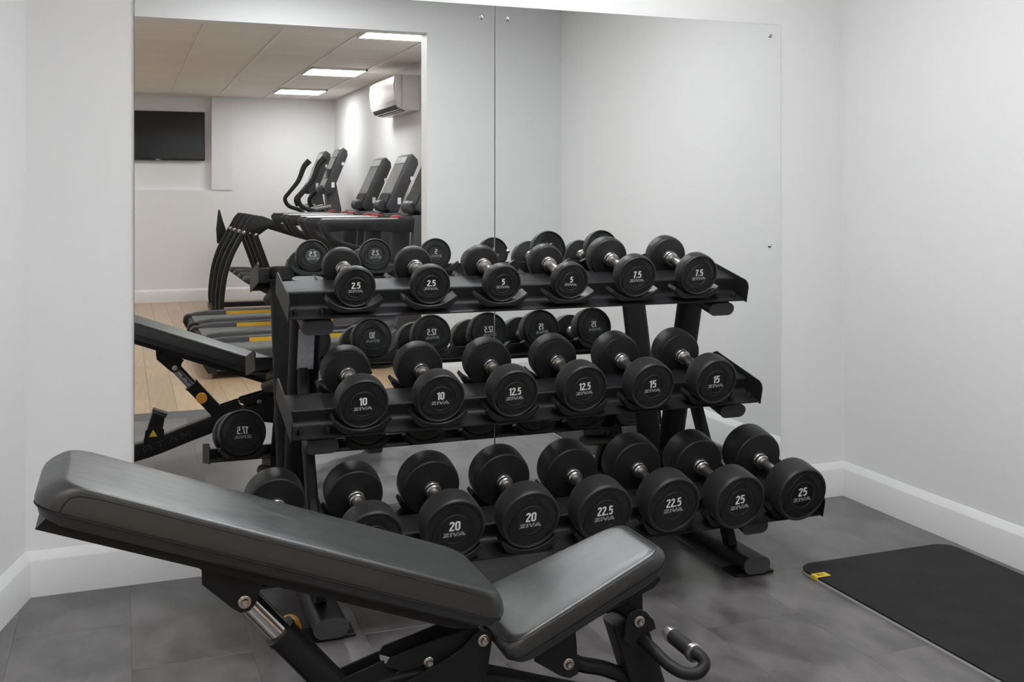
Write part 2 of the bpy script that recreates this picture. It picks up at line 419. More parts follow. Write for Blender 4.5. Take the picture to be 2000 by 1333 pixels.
# ------------------------------------------------------------------ dumbbell rack
RXL, RXR = 0.547, 1.95
ROWS = [['2.5', '2.5', '5', '5', '7.5', '7.5'], ['10', '10', '12.5', '12.5', '15', '15'], ['17.5', '17.5', '20', '20', '22.5', '22.5', '25', '25']]
SHIFT = {'25': -0.012, '15': -0.006}
rack = thing('dumbbell_rack', 'black steel three-tier dumbbell rack standing in front of the mirrors', 'rack', (1.2485, -0.36, 0))
TILT = R(13); CT, ST = math.cos(TILT), math.sin(TILT)
# tier: front flange edge (y, z), x span, total depth, ridge start/end, ridge height, slots
TIERS = [dict(o=(-0.49, 0.887), x=(0.457, 2.022), d=0.272, ra=0.084, rb=0.200, h=0.058, cap=(-0.448, 0.857), k=range(0, 6), sv=0.026, sr=0.128),
         dict(o=(-0.585, 0.553), x=(0.451, 2.014), d=0.315, ra=0.094, rb=0.209, h=0.050, cap=(-0.52, 0.516), k=range(0, 6), sv=0.016, sr=0.108),
         dict(o=(-0.72, 0.194), x=(0.300, 2.165), d=0.345, ra=0.104, rb=0.211, h=0.050, cap=(-0.652, 0.158), k=range(-1, 7), sv=0.011, sr=0.108)]
def SX(k): return 0.653 + 0.2345 * k
def tl(t, x, u, v): return Vector((x, t['o'][0] + u * CT - v * ST, t['o'][1] + u * ST + v * CT))
def postline(z): return -0.125 - 0.262 * (z - 0.43)
def saddle_mesh(sr):
    # crescent cradle: concave top arc, faceted underside, depth 0.052 along y
    w = 0.082; n = 14; a0 = math.asin(w / sr); top = []
    for i in range(n + 1):
        a_ = -a0 + 2 * a0 * i / n; top.append((sr * math.sin(a_), sr - sr * math.cos(a_)))
    und = [(w + 0.006, top[-1][1] - 0.010), (w - 0.012, 0.000), (w - 0.034, -0.012), (-(w - 0.034), -0.012), (-(w - 0.012), 0.0), (-(w + 0.006), top[0][1] - 0.010)]
    return mesh('saddle', prism(top + und, 0.0, 0.052, 'y', 0.002, 1), 'saddle', 30)
for ti, t in enumerate(TIERS):
    x0, x1 = t['x']; d, ra, rb, h = t['d'], t['ra'], t['rb'], t['h']
    th = 0.0035
    up = [(0, 0.0)]
    def arc(cx, cy, r, a0, a1, n=5): return [(cx + r * math.cos(R(a0 + (a1 - a0) * i / n)), cy + r * math.sin(R(a0 + (a1 - a0) * i / n))) for i in range(n + 1)]
    top = [(0, th)] + arc(ra - 0.016, 0.016 + th, 0.016, -90, 0) + arc(ra + 0.006, h - 0.006, 0.006, 180, 90) + \
        arc(rb - 0.006, h - 0.006, 0.006, 90, 0) + arc(rb + 0.016, 0.016 + th, 0.016, 180, 270) + [(d, th)]
    bot = [(d, 0), (rb + 0.012, 0), (rb - 0.004, 0.012), (rb - 0.004, h - 0.006), (rb - 0.010, h - 0.004), (ra + 0.010, h - 0.004), (ra + 0.004, h - 0.006), (ra + 0.004, 0.012), (ra - 0.012, 0), (0, 0)]
    RS = [[tl(t, x, u, v) for u, v in top + bot] for x in (x0, x1)]
    sh = part('shelf', rings(RS), 'coat', rack, 40)
    # end plates
    ep = [(-0.002, -0.004), (-0.002, 0.052), (0.006, 0.064), (0.02, 0.070), (d - 0.02, 0.070), (d, 0.058), (d, -0.004)]
    for xa, xb in ((x0 - 0.004, x0), (x1, x1 + 0.004)):
        part('end_plate', rings([[tl(t, x, u, v) for u, v in ep] for x in (xa, xb)]), 'coat', rack, 30)
    # saddles
    sme = saddle_mesh(t['sr'])
    for k in t['k']:
        for u0 in (0.004, d - 0.056):
            link('saddle', sme, rack, tl(t, SX(k) + (SHIFT.get(ROWS[ti][k - t['k'][0]], 0.0)), u0, t['sv'] + 0.0005) - rack.location, (TILT, 0, 0))
    # bolts on the front flange
    bme = mesh('flange_bolt', lathe([(0.0125, 0.0), (0.0125, 0.002), (0.0092, 0.0025), (0.0092, 0.016), (0.008, 0.0175), (0.005, 0.0175), (0.0045, 0.011), (0.0005, 0.011)], 16, axis='z'), 'coat', 40)
    for bx in ((RXL - 0.068, RXL + 0.012, RXR - 0.030, RXR + 0.042) if ti < 2 else (RXL - 0.05, RXL + 0.03, RXR - 0.05, RXR + 0.04)):
        link('flange_bolt', bme, rack, tl(t, bx, 0.034, th) - rack.location, (TILT, 0, 0))
    # carrying arms under the shelf, mounting brackets and caps
    for ax in (RXL, RXR):
        cy_, cz_ = t['cap']; 
        # the arm rises backwards parallel to the shelf until it meets the post
        s = 0.0
        while cy_ + s * CT < postline(cz_ + s * ST) and s < 0.9: s += 0.005
        pth = [(ax, cy_ + q * CT, cz_ + q * ST) for q in (0, s)]
        part('support_arm', sweep(pth, stadium(0.098, 0.045)), 'coat', rack, 40)
        part('end_cap', sweep([(ax, cy_ - 0.004, cz_ - 0.001), (ax, cy_, cz_)], stadium(0.099, 0.046)), 'cap', rack, 40)
        # bracket fills the space between arm and flange
        u0 = (cy_ - t['o'][0]) * CT + (cz_ - t['o'][1]) * ST + 0.012
        v0 = -(cy_ - t['o'][0]) * ST + (cz_ - t['o'][1]) * CT + 0.020
        part('mounting_bracket', rings([[tl(t, x, u, v) for u, v in ((u0, v0), (u0, -0.0005), (d - 0.01, -0.0005), (d - 0.01, v0))] for x in (ax - 0.03, ax + 0.03)]), 'coat', rack, 0)
for ax in (RXL, RXR):
    zt = 0.985
    part('post', sweep([(ax, postline(0.05), 0.05), (ax, postline(zt), zt)], stadium(0.100, 0.048), up=(0, -1, 0)), 'coat', rack, 40)
    part('post_cap', sweep([(ax, postline(zt), zt), (ax, postline(zt + 0.006), zt + 0.006)], stadium(0.098, 0.046), up=(0, -1, 0)), 'cap', rack, 40)
    part('strut', sweep([(ax - (0.0075 if ax < 1 else 0.016), -0.535, 0.06), (ax - (0.0075 if ax < 1 else 0.016), -0.205, 0.690)], rrect(0.034, 0.046, 0.008), up=(0, -1, 0)), 'coat', rack, 40)
    part('foot', sweep([(ax, -0.662, 0.0365), (ax, -0.030, 0.0365)], stadium(0.099, 0.053)), 'coat', rack, 40)
    part('end_cap', sweep([(ax, -0.668, 0.0365), (ax, -0.662, 0.0365)], stadium(0.100, 0.054)), 'cap', rack, 40)
    for yb in (-0.655, -0.12):
        pl = part('foot_plate', box(ax - 0.073, ax + 0.073, yb, yb + 0.085, 0.0005, 0.0095, 0.002, 1), 'coat', rack, 0)
        part('anchor_bolt', lathe([(0.007, 0.0095), (0.007, 0.0125), (0.0005, 0.0125)], 14, (ax + 0.061, yb + 0.03, 0), 'z'), 'darkslot', pl)
# safety notice on the front face of one post
def on_post(ax, dx, z, out=0.0248): 
    n = Vector((0, -1, -0.262)).normalized()
    return Vector((ax + dx, postline(z), z)) + n * out
def post_patch(z0, z1, dx0, dx1, out):
    o = 0.0006; q = []
    for k in (out, out + o):
        q.append([on_post(RXL, dx0, z0, k), on_post(RXL, dx1, z0, k), on_post(RXL, dx1, z1, k), on_post(RXL, dx0, z1, k)])
    return rings(q)
nt_ = part('safety_notice', post_patch(0.700, 0.835, -0.026, 0.026, 0.0243), 'notice', rack, 0, 'grey printed safety notice on the left post')
part('notice_header', post_patch(0.835, 0.852, -0.026, 0.026, 0.0243), 'red', nt_, 0)

# ------------------------------------------------------------------ lettering drawn as strokes
def ribbon(pts, w, closed=False):
    P = [Vector((p[0], p[1])) for p in pts]; n = len(P); Lp, Rp = [], []
    for i in range(n):
        if closed: a_, c = P[i - 1], P[(i + 1) % n]
        else: a_, c = P[max(i - 1, 0)], P[min(i + 1, n - 1)]
        d1 = (P[i] - a_); d2 = (c - P[i])
        if d1.length < 1e-9: d1 = d2
        if d2.length < 1e-9: d2 = d1
        d1 = d1.normalized(); d2 = d2.normalized()
        n1 = Vector((-d1.y, d1.x)); n2 = Vector((-d2.y, d2.x)); nn = (n1 + n2)
        nn = nn / max(nn.length_squared / 2, 0.35) if nn.length > 1e-6 else n1
        Lp.append(P[i] + nn * w / 2); Rp.append(P[i] - nn * w / 2)
    V = []; F = []
    for l, r_ in zip(Lp, Rp): V += [l, r_]
    for i in range(n if closed else n - 1):
        j = (i + 1) % n; F.append([2 * i, 2 * i + 1, 2 * j + 1, 2 * j])
    return V, F
def ell(cx, cy, rx, ry, a0, a1, n=10): return [(cx + rx * math.cos(R(a0 + (a1 - a0) * i / n)), cy + ry * math.sin(R(a0 + (a1 - a0) * i / n))) for i in range(n + 1)]
SW = 0.165
def digit(c):
    """condensed bold numerals, cap height 1; returns list of strokes and advance width"""
    h = SW / 2
    if c == '0': return [(ell(0.235, 0.775, 0.152, 0.142, 180, 0) + ell(0.235, 0.225, 0.152, 0.142, 0, -180), True)], 0.52
    if c == '1': return [([(0.215, 0), (0.215, 1.0)], False), ([(0.02, 0.80), (0.12, 0.83), (0.20, 0.93)], False)], 0.36
    if c == '2': return [(ell(0.235, 0.765, 0.150, 0.152, 185, -25) + [(0.30, 0.52), (0.12, 0.24), (0.088, 0.10)], False), ([(0.01, h), (0.45, h)], False)], 0.51
    if c == '5': return [([(0.42, 1 - h), (0.115, 1 - h), (0.105, 0.555)] + [(0.15, 0.575)] + ell(0.235, 0.44, 0.150, 0.145, 110, 0) + ell(0.235, 0.225, 0.150, 0.142, 0, -155), False)], 0.52
    if c == '7': return [([(0.01, 1 - h), (0.43, 1 - h)], False), ([(0.365, 1 - h), (0.23, 0.55), (0.15, 0.0)], False)], 0.44
    if c == '.': return [([(0.085, 0.0), (0.085, SW)], False)], 0.215
WIDE = {'Z': [([(0.04, 0.86), (1.02, 0.86)], .28), ([(0.90, 0.80), (0.16, 0.20)], .34), ([(0.0, 0.14), (1.02, 0.14)], .28)],
        'I': [([(0.17, 0), (0.17, 1)], .32)],
        'V': [([(0.10, 1), (0.52, 0.04)], .32), ([(0.46, 0.04), (0.98, 1)], .30)],
        'A': [([(0.02, 0), (0.58, 0.96)], .30), ([(0.56, 0.96), (1.06, 0)], .32), ([(0.36, 0.24), (0.86, 0.24)], .22)]}
WADV = {'Z': 1.16, 'I': 0.42, 'V': 1.02, 'A': 1.1}
THIN = {'M': [([(0.05, 0), (0.05, 1), (0.5, 0.35), (0.95, 1), (0.95, 0)], .12)], 'A': [([(0, 0), (0.5, 1), (1, 0)], .12)],
        'T': [([(0, 0.94), (1, 0.94)], .12), ([(0.5, 0), (0.5, 0.94)], .12)],
        'R': [([(0.06, 0), (0.06, 0.94), (0.8, 0.94), (0.92, 0.8), (0.92, 0.58), (0.8, 0.46), (0.06, 0.46)], .12), ([(0.5, 0.46), (0.95, 0)], .12)],
        'I': [([(0.06, 0), (0.06, 1)], .12)], 'X': [([(0, 0), (1, 1)], .12), ([(0, 1), (1, 0)], .12)]}
def glyphs(strokes_list):
    V, F = [], []
    for v, f in strokes_list:
        o = len(V); V += v; F += [[i + o for i in q] for q in f]
    return V, F
def number_flat(s):
    out = []; x = 0
    for c in s:
        st, adv = digit(c)
        for pts, cl in st: out.append(ribbon([(p[0] + x, p[1]) for p in pts], SW, cl))
        x += adv
    V, F = glyphs(out); return [Vector((v.x - (x - 0.05) / 2, v.y - 0.5)) for v in V], F
def word_flat(s, table, adv, shear=0.0):
    out = []; x = 0
    for c in s:
        for pts, w in table[c]: out.append(ribbon([(p[0] + x, p[1]) for p in pts], w))
        x += adv[c] if isinstance(adv, dict) else adv
    V, F = glyphs(out)
    xs = [v.x for v in V]; mid = (min(xs) + max(xs)) / 2; wd = max(xs) - min(xs)
    return [Vector(((v.x - mid) / wd, v.y - 0.5)) for v in V], F

# ------------------------------------------------------------------ dumbbells
NUMBERS = {}
def head_parts(kg, Rr, tk):
    """meshes of one head: axis along y, outer face at y = 0 looking to -y, inner face at y = tk"""
    rc = 0.460 * Rr
    prof = [(0.0006, 0.0042), (rc - 0.0008, 0.0042), (rc, 0.0020), (rc + 0.0022, 0.0012), (rc + 0.0045, 0.0030),
            (0.80 * Rr, 0.0056), (0.868 * Rr, 0.0060), (0.884 * Rr, 0.0022), (0.915 * Rr, 0.0004), (0.945 * Rr, 0.0006), (0.975 * Rr, 0.0034),
            (0.992 * Rr, 0.0080), (Rr, 0.016), (Rr, tk * 0.62), (0.992 * Rr, tk * 0.82), (0.965 * Rr, tk - 0.004), (0.93 * Rr, tk - 0.0008),
            (0.88 * Rr, tk), (0.40 * Rr, tk + 0.0012), (0.024, tk + 0.0035), (0.0006, tk + 0.0035)]
    hm = mesh('head', lathe(prof, 56, (0, 0, Rr)), 'rubber', 28)
    # embossed three-cornered ridge round the badge
    def reuleaux(a_):
        # distance from the centre to a constant-width triangle with corners at 90, 210, 330 degrees
        q = ((a_ - 90 + 60) % 120) - 60                      # angle from the nearest corner
        w = 0.87
        side = w * math.sqrt(3)
        ca = R(-120 if q > 0 else 120)
        ox, oy = w * math.cos(ca), w * math.sin(ca)
        dx, dy = math.cos(R(q)), math.sin(R(q))
        bb = dx * ox + dy * oy; cc = ox * ox + oy * oy - side * side
        f_ = bb + math.sqrt(bb * bb - cc)
        return min(f_, 0.87 - 0.045 * math.exp(-(q / 9.0) ** 2))
    tri = [(a_, reuleaux(a_)) for a_ in range(0, 360, 4)]
    inner = []; outer = []
    seen = {}
    for a_, f_ in tri:
        outer.append((f_ * Rr * math.cos(R(a_)), f_ * Rr * math.sin(R(a_))))
        inner.append(((rc + 0.0052) * math.cos(R(a_)), (rc + 0.0052) * math.sin(R(a_))))
    o2 = [(x * 0.968, y * 0.968) for x, y in outer]
    RS = [[(x, 0.0058, y + Rr) for x, y in outer], [(x, 0.0010, y + Rr) for x, y in o2], [(x, 0.0020, y + Rr) for x, y in inner]]
    tm = mesh('face_ridge', rings(RS, cap0=False, cap1=False), 'ridge', 25)
    bd = mesh('badge', lathe([(0.0006, 0.0034), (rc - 0.0012, 0.0034), (rc - 0.0014, 0.0042)], 40, (0, 0, Rr)), 'badge', 30)
    V, F = number_flat(kg); hgt = 0.69 * rc
    nm = mesh('number', ([Vector((v.x * hgt * (1.14 if len(kg) < 4 else 1.02), 0.0031, v.y * hgt + Rr + 0.25 * rc)) for v in V], F), 'print', 0)
    V, F = word_flat('ZIVA', WIDE, WADV)
    wm = mesh('brand_lettering', ([Vector((v.x * 1.58 * rc, 0.0031, v.y * 0.30 * rc + Rr - 0.36 * rc)) for v in V], F), 'greyprint', 0)
    return hm, tm, bd, nm, wm
HANDLE = {}
def handle_meshes(gap):
    g = gap
    pr = [(0.0155, 0.0), (0.0155, 0.030), (0.0160, 0.036), (0.0170, g * 0.38), (0.0174, g * 0.5), (0.0170, g * 0.62), (0.0160, g - 0.036), (0.0155, g - 0.030), (0.0155, g)]
    hm = mesh('handle', lathe(pr, 24), 'steel', 30)
    cm = mesh('collar', lathe([(0.0255, 0.0), (0.0255, 0.008), (0.0245, 0.010), (0.0232, 0.011), (0.0242, 0.0125), (0.0245, 0.023), (0.022, 0.027), (0.0158, 0.028)], 28), 'steel', 30)
    return hm, cm
SPEC = {'2.5': (0.0625, 0.038), '5': (0.0610, 0.044), '7.5': (0.0715, 0.050), '10': (0.0770, 0.064), '12.5': (0.0780, 0.070), '15': (0.0790, 0.075),
        '17.5': (0.0870, 0.078), '20': (0.0935, 0.080), '22.5': (0.0935, 0.086), '25': (0.0925, 0.092)}
GAPL = {0: 0.168, 1: 0.168, 2: 0.165}
FRONT = {'2.5': 0.010, '5': 0.006, '7.5': 0.000, '10': 0.006, '12.5': -0.002, '15': -0.024, '17.5': 0.012, '20': 0.004, '22.5': -0.010, '25': -0.036}   # heavier ones are longer and stand out further
cache = {}
ROWNAME = ('top', 'middle', 'bottom')
def dumbbell(ti, k, kg, label, roll):
    t = TIERS[ti]; Rr, tk = SPEC[kg]; gap = GAPL[ti]
    if kg not in cache: cache[kg] = head_parts(kg, Rr, tk) + handle_meshes(gap)
    hm, tm, bd, nm, wm, hd, cm = cache[kg]
    L = 2 * tk + gap
    vb = t['sv'] + 0.0006                       # the head rests in the hollow of the saddle
    fy = FRONT[kg]
    e = thing('dumbbell', label, 'dumbbell', tl(t, SX(k) + SHIFT.get(kg, 0.0), fy, vb), 'dumbbells on the %s tier' % ROWNAME[ti], (TILT, 0, 0))
    for end in (0, 1):
        h = link('head', hm, e, (0, 0, 0) if end == 0 else (0, L, 0), (0, 0, 0) if end == 0 else (0, 0, math.pi))
        rr = roll if end == 0 else -roll
        # parts of the face turn with the dumbbell's own roll about its axis
        off = Vector((-Rr * math.sin(rr), 0, Rr - Rr * math.cos(rr)))
        for nme, me in (('face_ridge', tm), ('badge', bd), ('number', nm), ('brand_lettering', wm)):
            link(nme, me, h, off, (0, rr, 0))
    link('handle', hd, e, (0, tk, Rr))
    link('collar', cm, e, (0, tk + 0.003, Rr)); link('collar', cm, e, (0, tk + gap - 0.003, Rr), (0, 0, math.pi))
rolls = [[0, 0, 0, 3, -2, -2], [-2, -1, -2, -3, -3, -2], [0, 1, -1, -1, -2, -3, -4, -3]]
for ti, row in enumerate(ROWS):
    for i, kg in enumerate(row):
        n_ = ('leftmost', 'second from the left', 'third from the left', 'fourth from the left', 'fifth from the left', 'sixth from the left', 'seventh from the left', 'eighth from the left')[i]
        if i == len(row) - 1: n_ = 'rightmost'
        lab = '%s on the %s tier, black rubber dumbbell marked %s' % (n_, ROWNAME[ti], kg)
        if kg == '17.5': lab = ('leftmost on the bottom tier, black rubber dumbbell almost hidden behind the bench',
                                'second from the left on the bottom tier, black rubber dumbbell half hidden by the bench')[i]
        dumbbell(ti, TIERS[ti]['k'][i], kg, lab, R(rolls[ti][i]))

# ------------------------------------------------------------------ exercise mat
mx0, mx1, my0, my1 = 2.107, 2.752, -2.36, -0.652
def mat_outline(i=0.0, rad=0.065):
    return [(x + (mx0 + mx1) / 2, y + (my0 + my1) / 2) for x, y in rrect(mx1 - mx0 - 2 * i, my1 - my0 - 2 * i, rad, 8)]
em = thing('exercise_mat', 'black exercise mat lying on the floor along the right wall', 'mat', ((mx0 + mx1) / 2, (my0 + my1) / 2, 0))
part('bottom_layer', prism(mat_outline(-0.0012), 0.0005, 0.0072, 'z'), 'matgrey', em, 30)
part('top_layer', prism(mat_outline(0.0004), 0.0073, 0.0135, 'z', 0.0012, 2), 'matblack', em, 30)
tg = part('edge_tag', box(mx0 - 0.003, mx0 + 0.052, -0.775, -0.742, 0.0022, 0.0148, 0.0006, 1), 'yellow', em, 0, 'small yellow tag folded over the edge')
part('tag_mark', merge(box(mx0 + 0.012, mx0 + 0.034, -0.766, -0.763, 0.0147, 0.0151), box(mx0 + 0.012, mx0 + 0.034, -0.754, -0.751, 0.0147, 0.0151), box(mx0 + 0.012, mx0 + 0.015, -0.766, -0.751, 0.0147, 0.0151)), 'thread', tg, 0)

# ------------------------------------------------------------------ adjustable bench
YC = -1.4425
bench = thing('weight_bench', 'black adjustable weight bench with raised backrest in the foreground', 'bench', (0.45, YC, 0))
def pad_frame(origin, ang):
    c, s = math.cos(ang), math.sin(ang)
    e1 = Vector((c, 0, s)); e3 = Vector((-s, 0, c))
    return lambda u, y, v: Vector((origin[0], 0, origin[1])) + e1 * u + Vector((0, y, 0)) + e3 * v
def pad_rings(fr, s0, s1, w0, w1, yc, levels, rad):
    """levels: (v, inset of the ends, inset of the sides, corner radius factor)"""
    out = []
    for v, ix, iy, rf in levels:
        a_, c = s0 + ix, s1 - ix; L = c - a_
        pts = rrect(L, w0 - 2 * iy, min(rad * rf, (w0 - 2 * iy) / 2.2), 7)
        rg = []
        for px, py in pts:
            f_ = (px + L / 2) / L
            rg.append(fr(a_ + f_ * L, yc + py * (1 + (w1 / w0 - 1) * f_), v))
        out.append(rg)
    return out
# backrest
fb = pad_frame((0.2334, 0.627), -R(20.6))
bs0, bs1, bw = -0.390, 0.556, 0.282
lv = [(-0.053, 0.003, 0.0012, 1), (-0.046, 0.000, 0.0, 1), (-0.034, 0.002, 0.0, 1), (-0.020, 0.011, 0.0, 1), (-0.009, 0.022, 0.0, 1), (-0.004, 0.0285, 0.0004, 1),
      (-0.0014, 0.034, 0.0013, 1), (-0.0003, 0.039, 0.0028, 1), (0.0, 0.043, 0.0045, 1), (0.0006, 0.085, 0.045, 0.8), (0.0008, 0.16, 0.09, 0.5)]
backrest = part('backrest', rings(pad_rings(fb, bs0, bs1, bw, bw, YC, lv, 0.045)), 'vinyl', bench, 60)
lv2 = [(-0.0770, 0.030, 0.014, 1), (-0.070, 0.016, 0.004, 1), (-0.0545, 0.006, 0.002, 1)]
part('base_panel', rings(pad_rings(fb, bs0, bs1, bw, bw, YC, lv2, 0.045)), 'vinylband', backrest, 30)
rg = pad_rings(fb, bs0, bs1, bw + 0.001, bw + 0.001, YC, [(-0.0538, 0.0035, 0.0, 1)], 0.045)[0]
part('piping', sweep(rg, circ(0.0016, 6), loop=True), 'thread', backrest, 60)
for sg in (-1, 1):
    sp = [(bs0 + 0.048, -0.050), (bs0 + 0.050, -0.034), (bs0 + 0.056, -0.022), (bs0 + 0.070, -0.0145), (bs0 + 0.10, -0.0120)] + [(bs0 + 0.13 + 0.02 * i, -0.0115) for i in range(37)] + [(bs1 - 0.052, -0.0125)]
    part('stitching', sweep([fb(u, YC + sg * (bw / 2 + 0.0002), v) for u, v in sp], circ(0.0013, 5)), 'thread', backrest, 60)
part('backrest_frame', rings([[fb(u, y, v) for u, v in ((-0.357, -0.0755), (0.50, -0.0775), (0.515, -0.088), (0.46, -0.100), (-0.368, -0.100))] for y in (YC - 0.100, YC + 0.100)]), 'coat', bench, 30)
# seat (tapers towards its nose)
fs = pad_frame((0.7544, 0.343), R(20.7))
ss0, ss1 = -0.030, 0.392
lvs = [(-0.041, 0.006, 0.002, 1), (-0.032, 0.001, 0.0, 1), (-0.022, 0.0, 0.0, 1), (-0.011, 0.005, 0.0, 1), (-0.004, 0.015, 0.0018, 1), (-0.0006, 0.030, 0.0055, 1), (-0.0001, 0.035, 0.0085, 1), (0.0012, 0.07, 0.04, 0.8), (0.0016, 0.12, 0.09, 0.5)]
seat = part('seat', rings(pad_rings(fs, ss0, ss1, 0.282, 0.205, YC, lvs, 0.04)), 'vinyl', bench, 60)
part('base_panel', rings(pad_rings(fs, ss0, ss1, 0.282, 0.205, YC, [(-0.064, 0.034, 0.016, 1), (-0.056, 0.016, 0.005, 1), (-0.0425, 0.007, 0.002, 1)], 0.04)), 'vinylband', seat, 30)
rg = pad_rings(fs, ss0, ss1, 0.2835, 0.2065, YC, [(-0.0418, 0.005, 0.0, 1)], 0.04)[0]
part('piping', sweep(rg, circ(0.0014, 6), loop=True), 'thread', seat, 60)
rg = pad_rings(fs, ss0, ss1, 0.2825, 0.2055, YC, [(-0.0045, 0.0135, 0.0022, 1)], 0.04)[0]
part('stitching', sweep(rg, circ(0.0011, 5), loop=True), 'thread', seat, 60)
part('seat_frame', rings([[fs(u, y, v) for u, v in ((0.03, -0.064), (0.365, -0.064), (0.372, -0.092), (0.35, -0.100), (0.06, -0.090))] for y in (YC - 0.055, YC + 0.055)]), 'coat', bench, 30)
# main beam
bp = smooth_path([(-0.30, YC, 0.055), (0.045, YC, 0.084), (0.29, YC, 0.158), (0.46, YC, 0.210), (0.56, YC, 0.226), (0.70, YC, 0.203), (0.90, YC, 0.135), (1.14, YC, 0.055)], 5)
beam = part('main_beam', sweep(bp, rrect(0.062, 0.076, 0.012), up=(0, 0, 1)), 'coat', bench, 40)
V, F = word_flat('MATRIX', THIN, {'M': 1.5, 'A': 1.5, 'T': 1.5, 'R': 1.5, 'I': 0.62, 'X': 1.2})
ang = math.atan2(0.158 - 0.084, 0.29 - 0.045)
ctr = Vector((0.145, YC + 0.0316, 0.1155)); ex = Vector((-math.cos(ang), 0, -math.sin(ang))); ez = Vector((-math.sin(ang), 0, math.cos(ang)))
part('brand_lettering', ([ctr + ex * (v.x * 0.30) + ez * (v.y * 0.030) for v in V], F), 'cap', beam, 0)
for fx, hw in ((-0.30, 0.29), (1.15, 0.06)):
    part('foot', sweep([(fx, YC - hw, 0.0285), (fx, YC + hw, 0.0285)], rrect(0.06, 0.056, 0.012)), 'coat', bench, 40)
    for sg in (-1, 1):
        part('foot_cap', sweep([(fx, YC + sg * hw, 0.0285), (fx, YC + sg * (hw + 0.008), 0.0285)], rrect(0.062, 0.0568, 0.012)), 'cap', bench, 40)
# adjuster: chromed inner tube in a black sleeve, popping knob
sd = Vector((0.3933 - 0.226, 0, 0.262 - 0.458)).normalized()
p0 = Vector((0.226, YC, 0.458))
part('inner_tube', sweep([p0, p0 + sd * 0.19], rrect(0.046, 0.052, 0.020, 5), up=(0, 1, 0)), 'chrome', bench, 40)
slv = part('sleeve', merge(sweep([p0 + sd * 0.112, p0 + sd * 0.34], rrect(0.060, 0.064, 0.024, 5), up=(0, 1, 0)),
                           sweep([p0 + sd * 0.106, p0 + sd * 0.114], rrect(0.065, 0.069, 0.026, 5), up=(0, 1, 0))), 'coat', bench, 40)
kp = p0 + sd * 0.165
part('adjuster_knob', merge(lathe([(0.010, 0.028), (0.010, 0.100), (0.0215, 0.101), (0.0235, 0.105), (0.0235, 0.128), (0.021, 0.133), (0.0005, 0.134)], 24, kp)), 'amber', slv, 40, 'round amber pull knob')
for q in (0.05, 0.085):
    part('pin_hole', lathe([(0.006, 0.0262), (0.006, 0.0268), (0.0005, 0.0268)], 14, p0 + sd * q), 'darkslot', bench)
def bolt(x, y, z, sg, r=0.0125, parent=bench):
    w_ = part('pivot_bolt', lathe([(r, 0), (r, sg * 0.0025), (r * 0.86, sg * 0.0035), (r * 0.62, sg * 0.0036), (r * 0.62, sg * 0.0095), (r * 0.54, sg * 0.0115), (r * 0.34, sg * 0.0115), (r * 0.30, sg * 0.007), (0.0003, sg * 0.007)], 22, (x, y, z)), 'bolt', parent, 30)
    return w_
# bracket plates carrying the adjuster
brk = [(0.141, 0.545), (0.142, 0.508), (0.2, 0.453), (0.214, 0.443), (0.231, 0.445), (0.243, 0.457), (0.252, 0.486), (0.262, 0.500)]
for sg in (-1, 1):
    yp = YC + sg * 0.044
    pl = part('adjuster_bracket', prism(brk, min(yp, yp + sg * 0.006), max(yp, yp + sg * 0.006), 'y', 0.0012, 1), 'coat', bench, 30)
    bolt(0.2214, yp + sg * 0.006, 0.4645, sg)
# ladder plates, gussets, hinge
lad = [(0.405, 0.225), (0.412, 0.268), (0.505, 0.294), (0.507, 0.276), (0.526, 0.258), (0.541, 0.271), (0.612, 0.278), (0.618, 0.262), (0.60, 0.22)]
arm = [(0.505, 0.285), (0.515, 0.300), (0.626, 0.326), (0.700, 0.338), (0.712, 0.30), (0.66, 0.262), (0.60, 0.262), (0.588, 0.274), (0.545, 0.268)]
gus = [(0.50, 0.235), (0.553, 0.257), (0.613, 0.279), (0.669, 0.305), (0.692, 0.329), (0.707, 0.3365), (0.722, 0.334), (0.731, 0.324), (0.732, 0.307), (0.726, 0.269), (0.716, 0.205), (0.60, 0.215)]
for sg in (-1, 1):
    for nm_, pg, a0, tt in (('ladder_plate', lad, 0.020, 0.006), ('link_arm', arm, 0.0275, 0.006), ('hinge_gusset', gus, 0.044, 0.007)):
        y0 = YC + sg * a0; y1 = y0 + sg * tt
        part(nm_, prism(pg, min(y0, y1), max(y0, y1), 'y', 0.0012, 1), 'coat', bench, 30)
    bolt(0.7127, YC + sg * 0.051, 0.315, sg)
    bolt(0.598, YC + sg * 0.0335, 0.280, sg, 0.011)
part('hinge_barrel', lathe([(0.016, -0.044), (0.016, 0.044)], 20, (0.7127, YC, 0.315)), 'coat', bench)
# seat brackets and link
sb = [(0.832, 0.305), (0.832, 0.248), (0.85, 0.236), (0.892, 0.207), (0.915, 0.198), (0.935, 0.205), (0.932, 0.262), (0.925, 0.345)]
for sg in (-1, 1):
    y0 = YC + sg * 0.040; y1 = y0 + sg * 0.006
    part('seat_bracket', prism(sb, min(y0, y1), max(y0, y1), 'y', 0.0012, 1), 'coat', bench, 30)
    bolt(0.911, YC + sg * 0.046, 0.231, sg)
part('pivot_barrel', lathe([(0.015, -0.040), (0.015, 0.040)], 20, (0.911, YC, 0.231)), 'coat', bench)
part('seat_link', tube(smooth_path([(0.911, YC, 0.231), (0.96, YC, 0.203), (1.01, YC, 0.187), (1.06, YC, 0.163), (1.10, YC, 0.135)], 4), 0.017, 14, up=(0, 1, 0)), 'coat', bench)
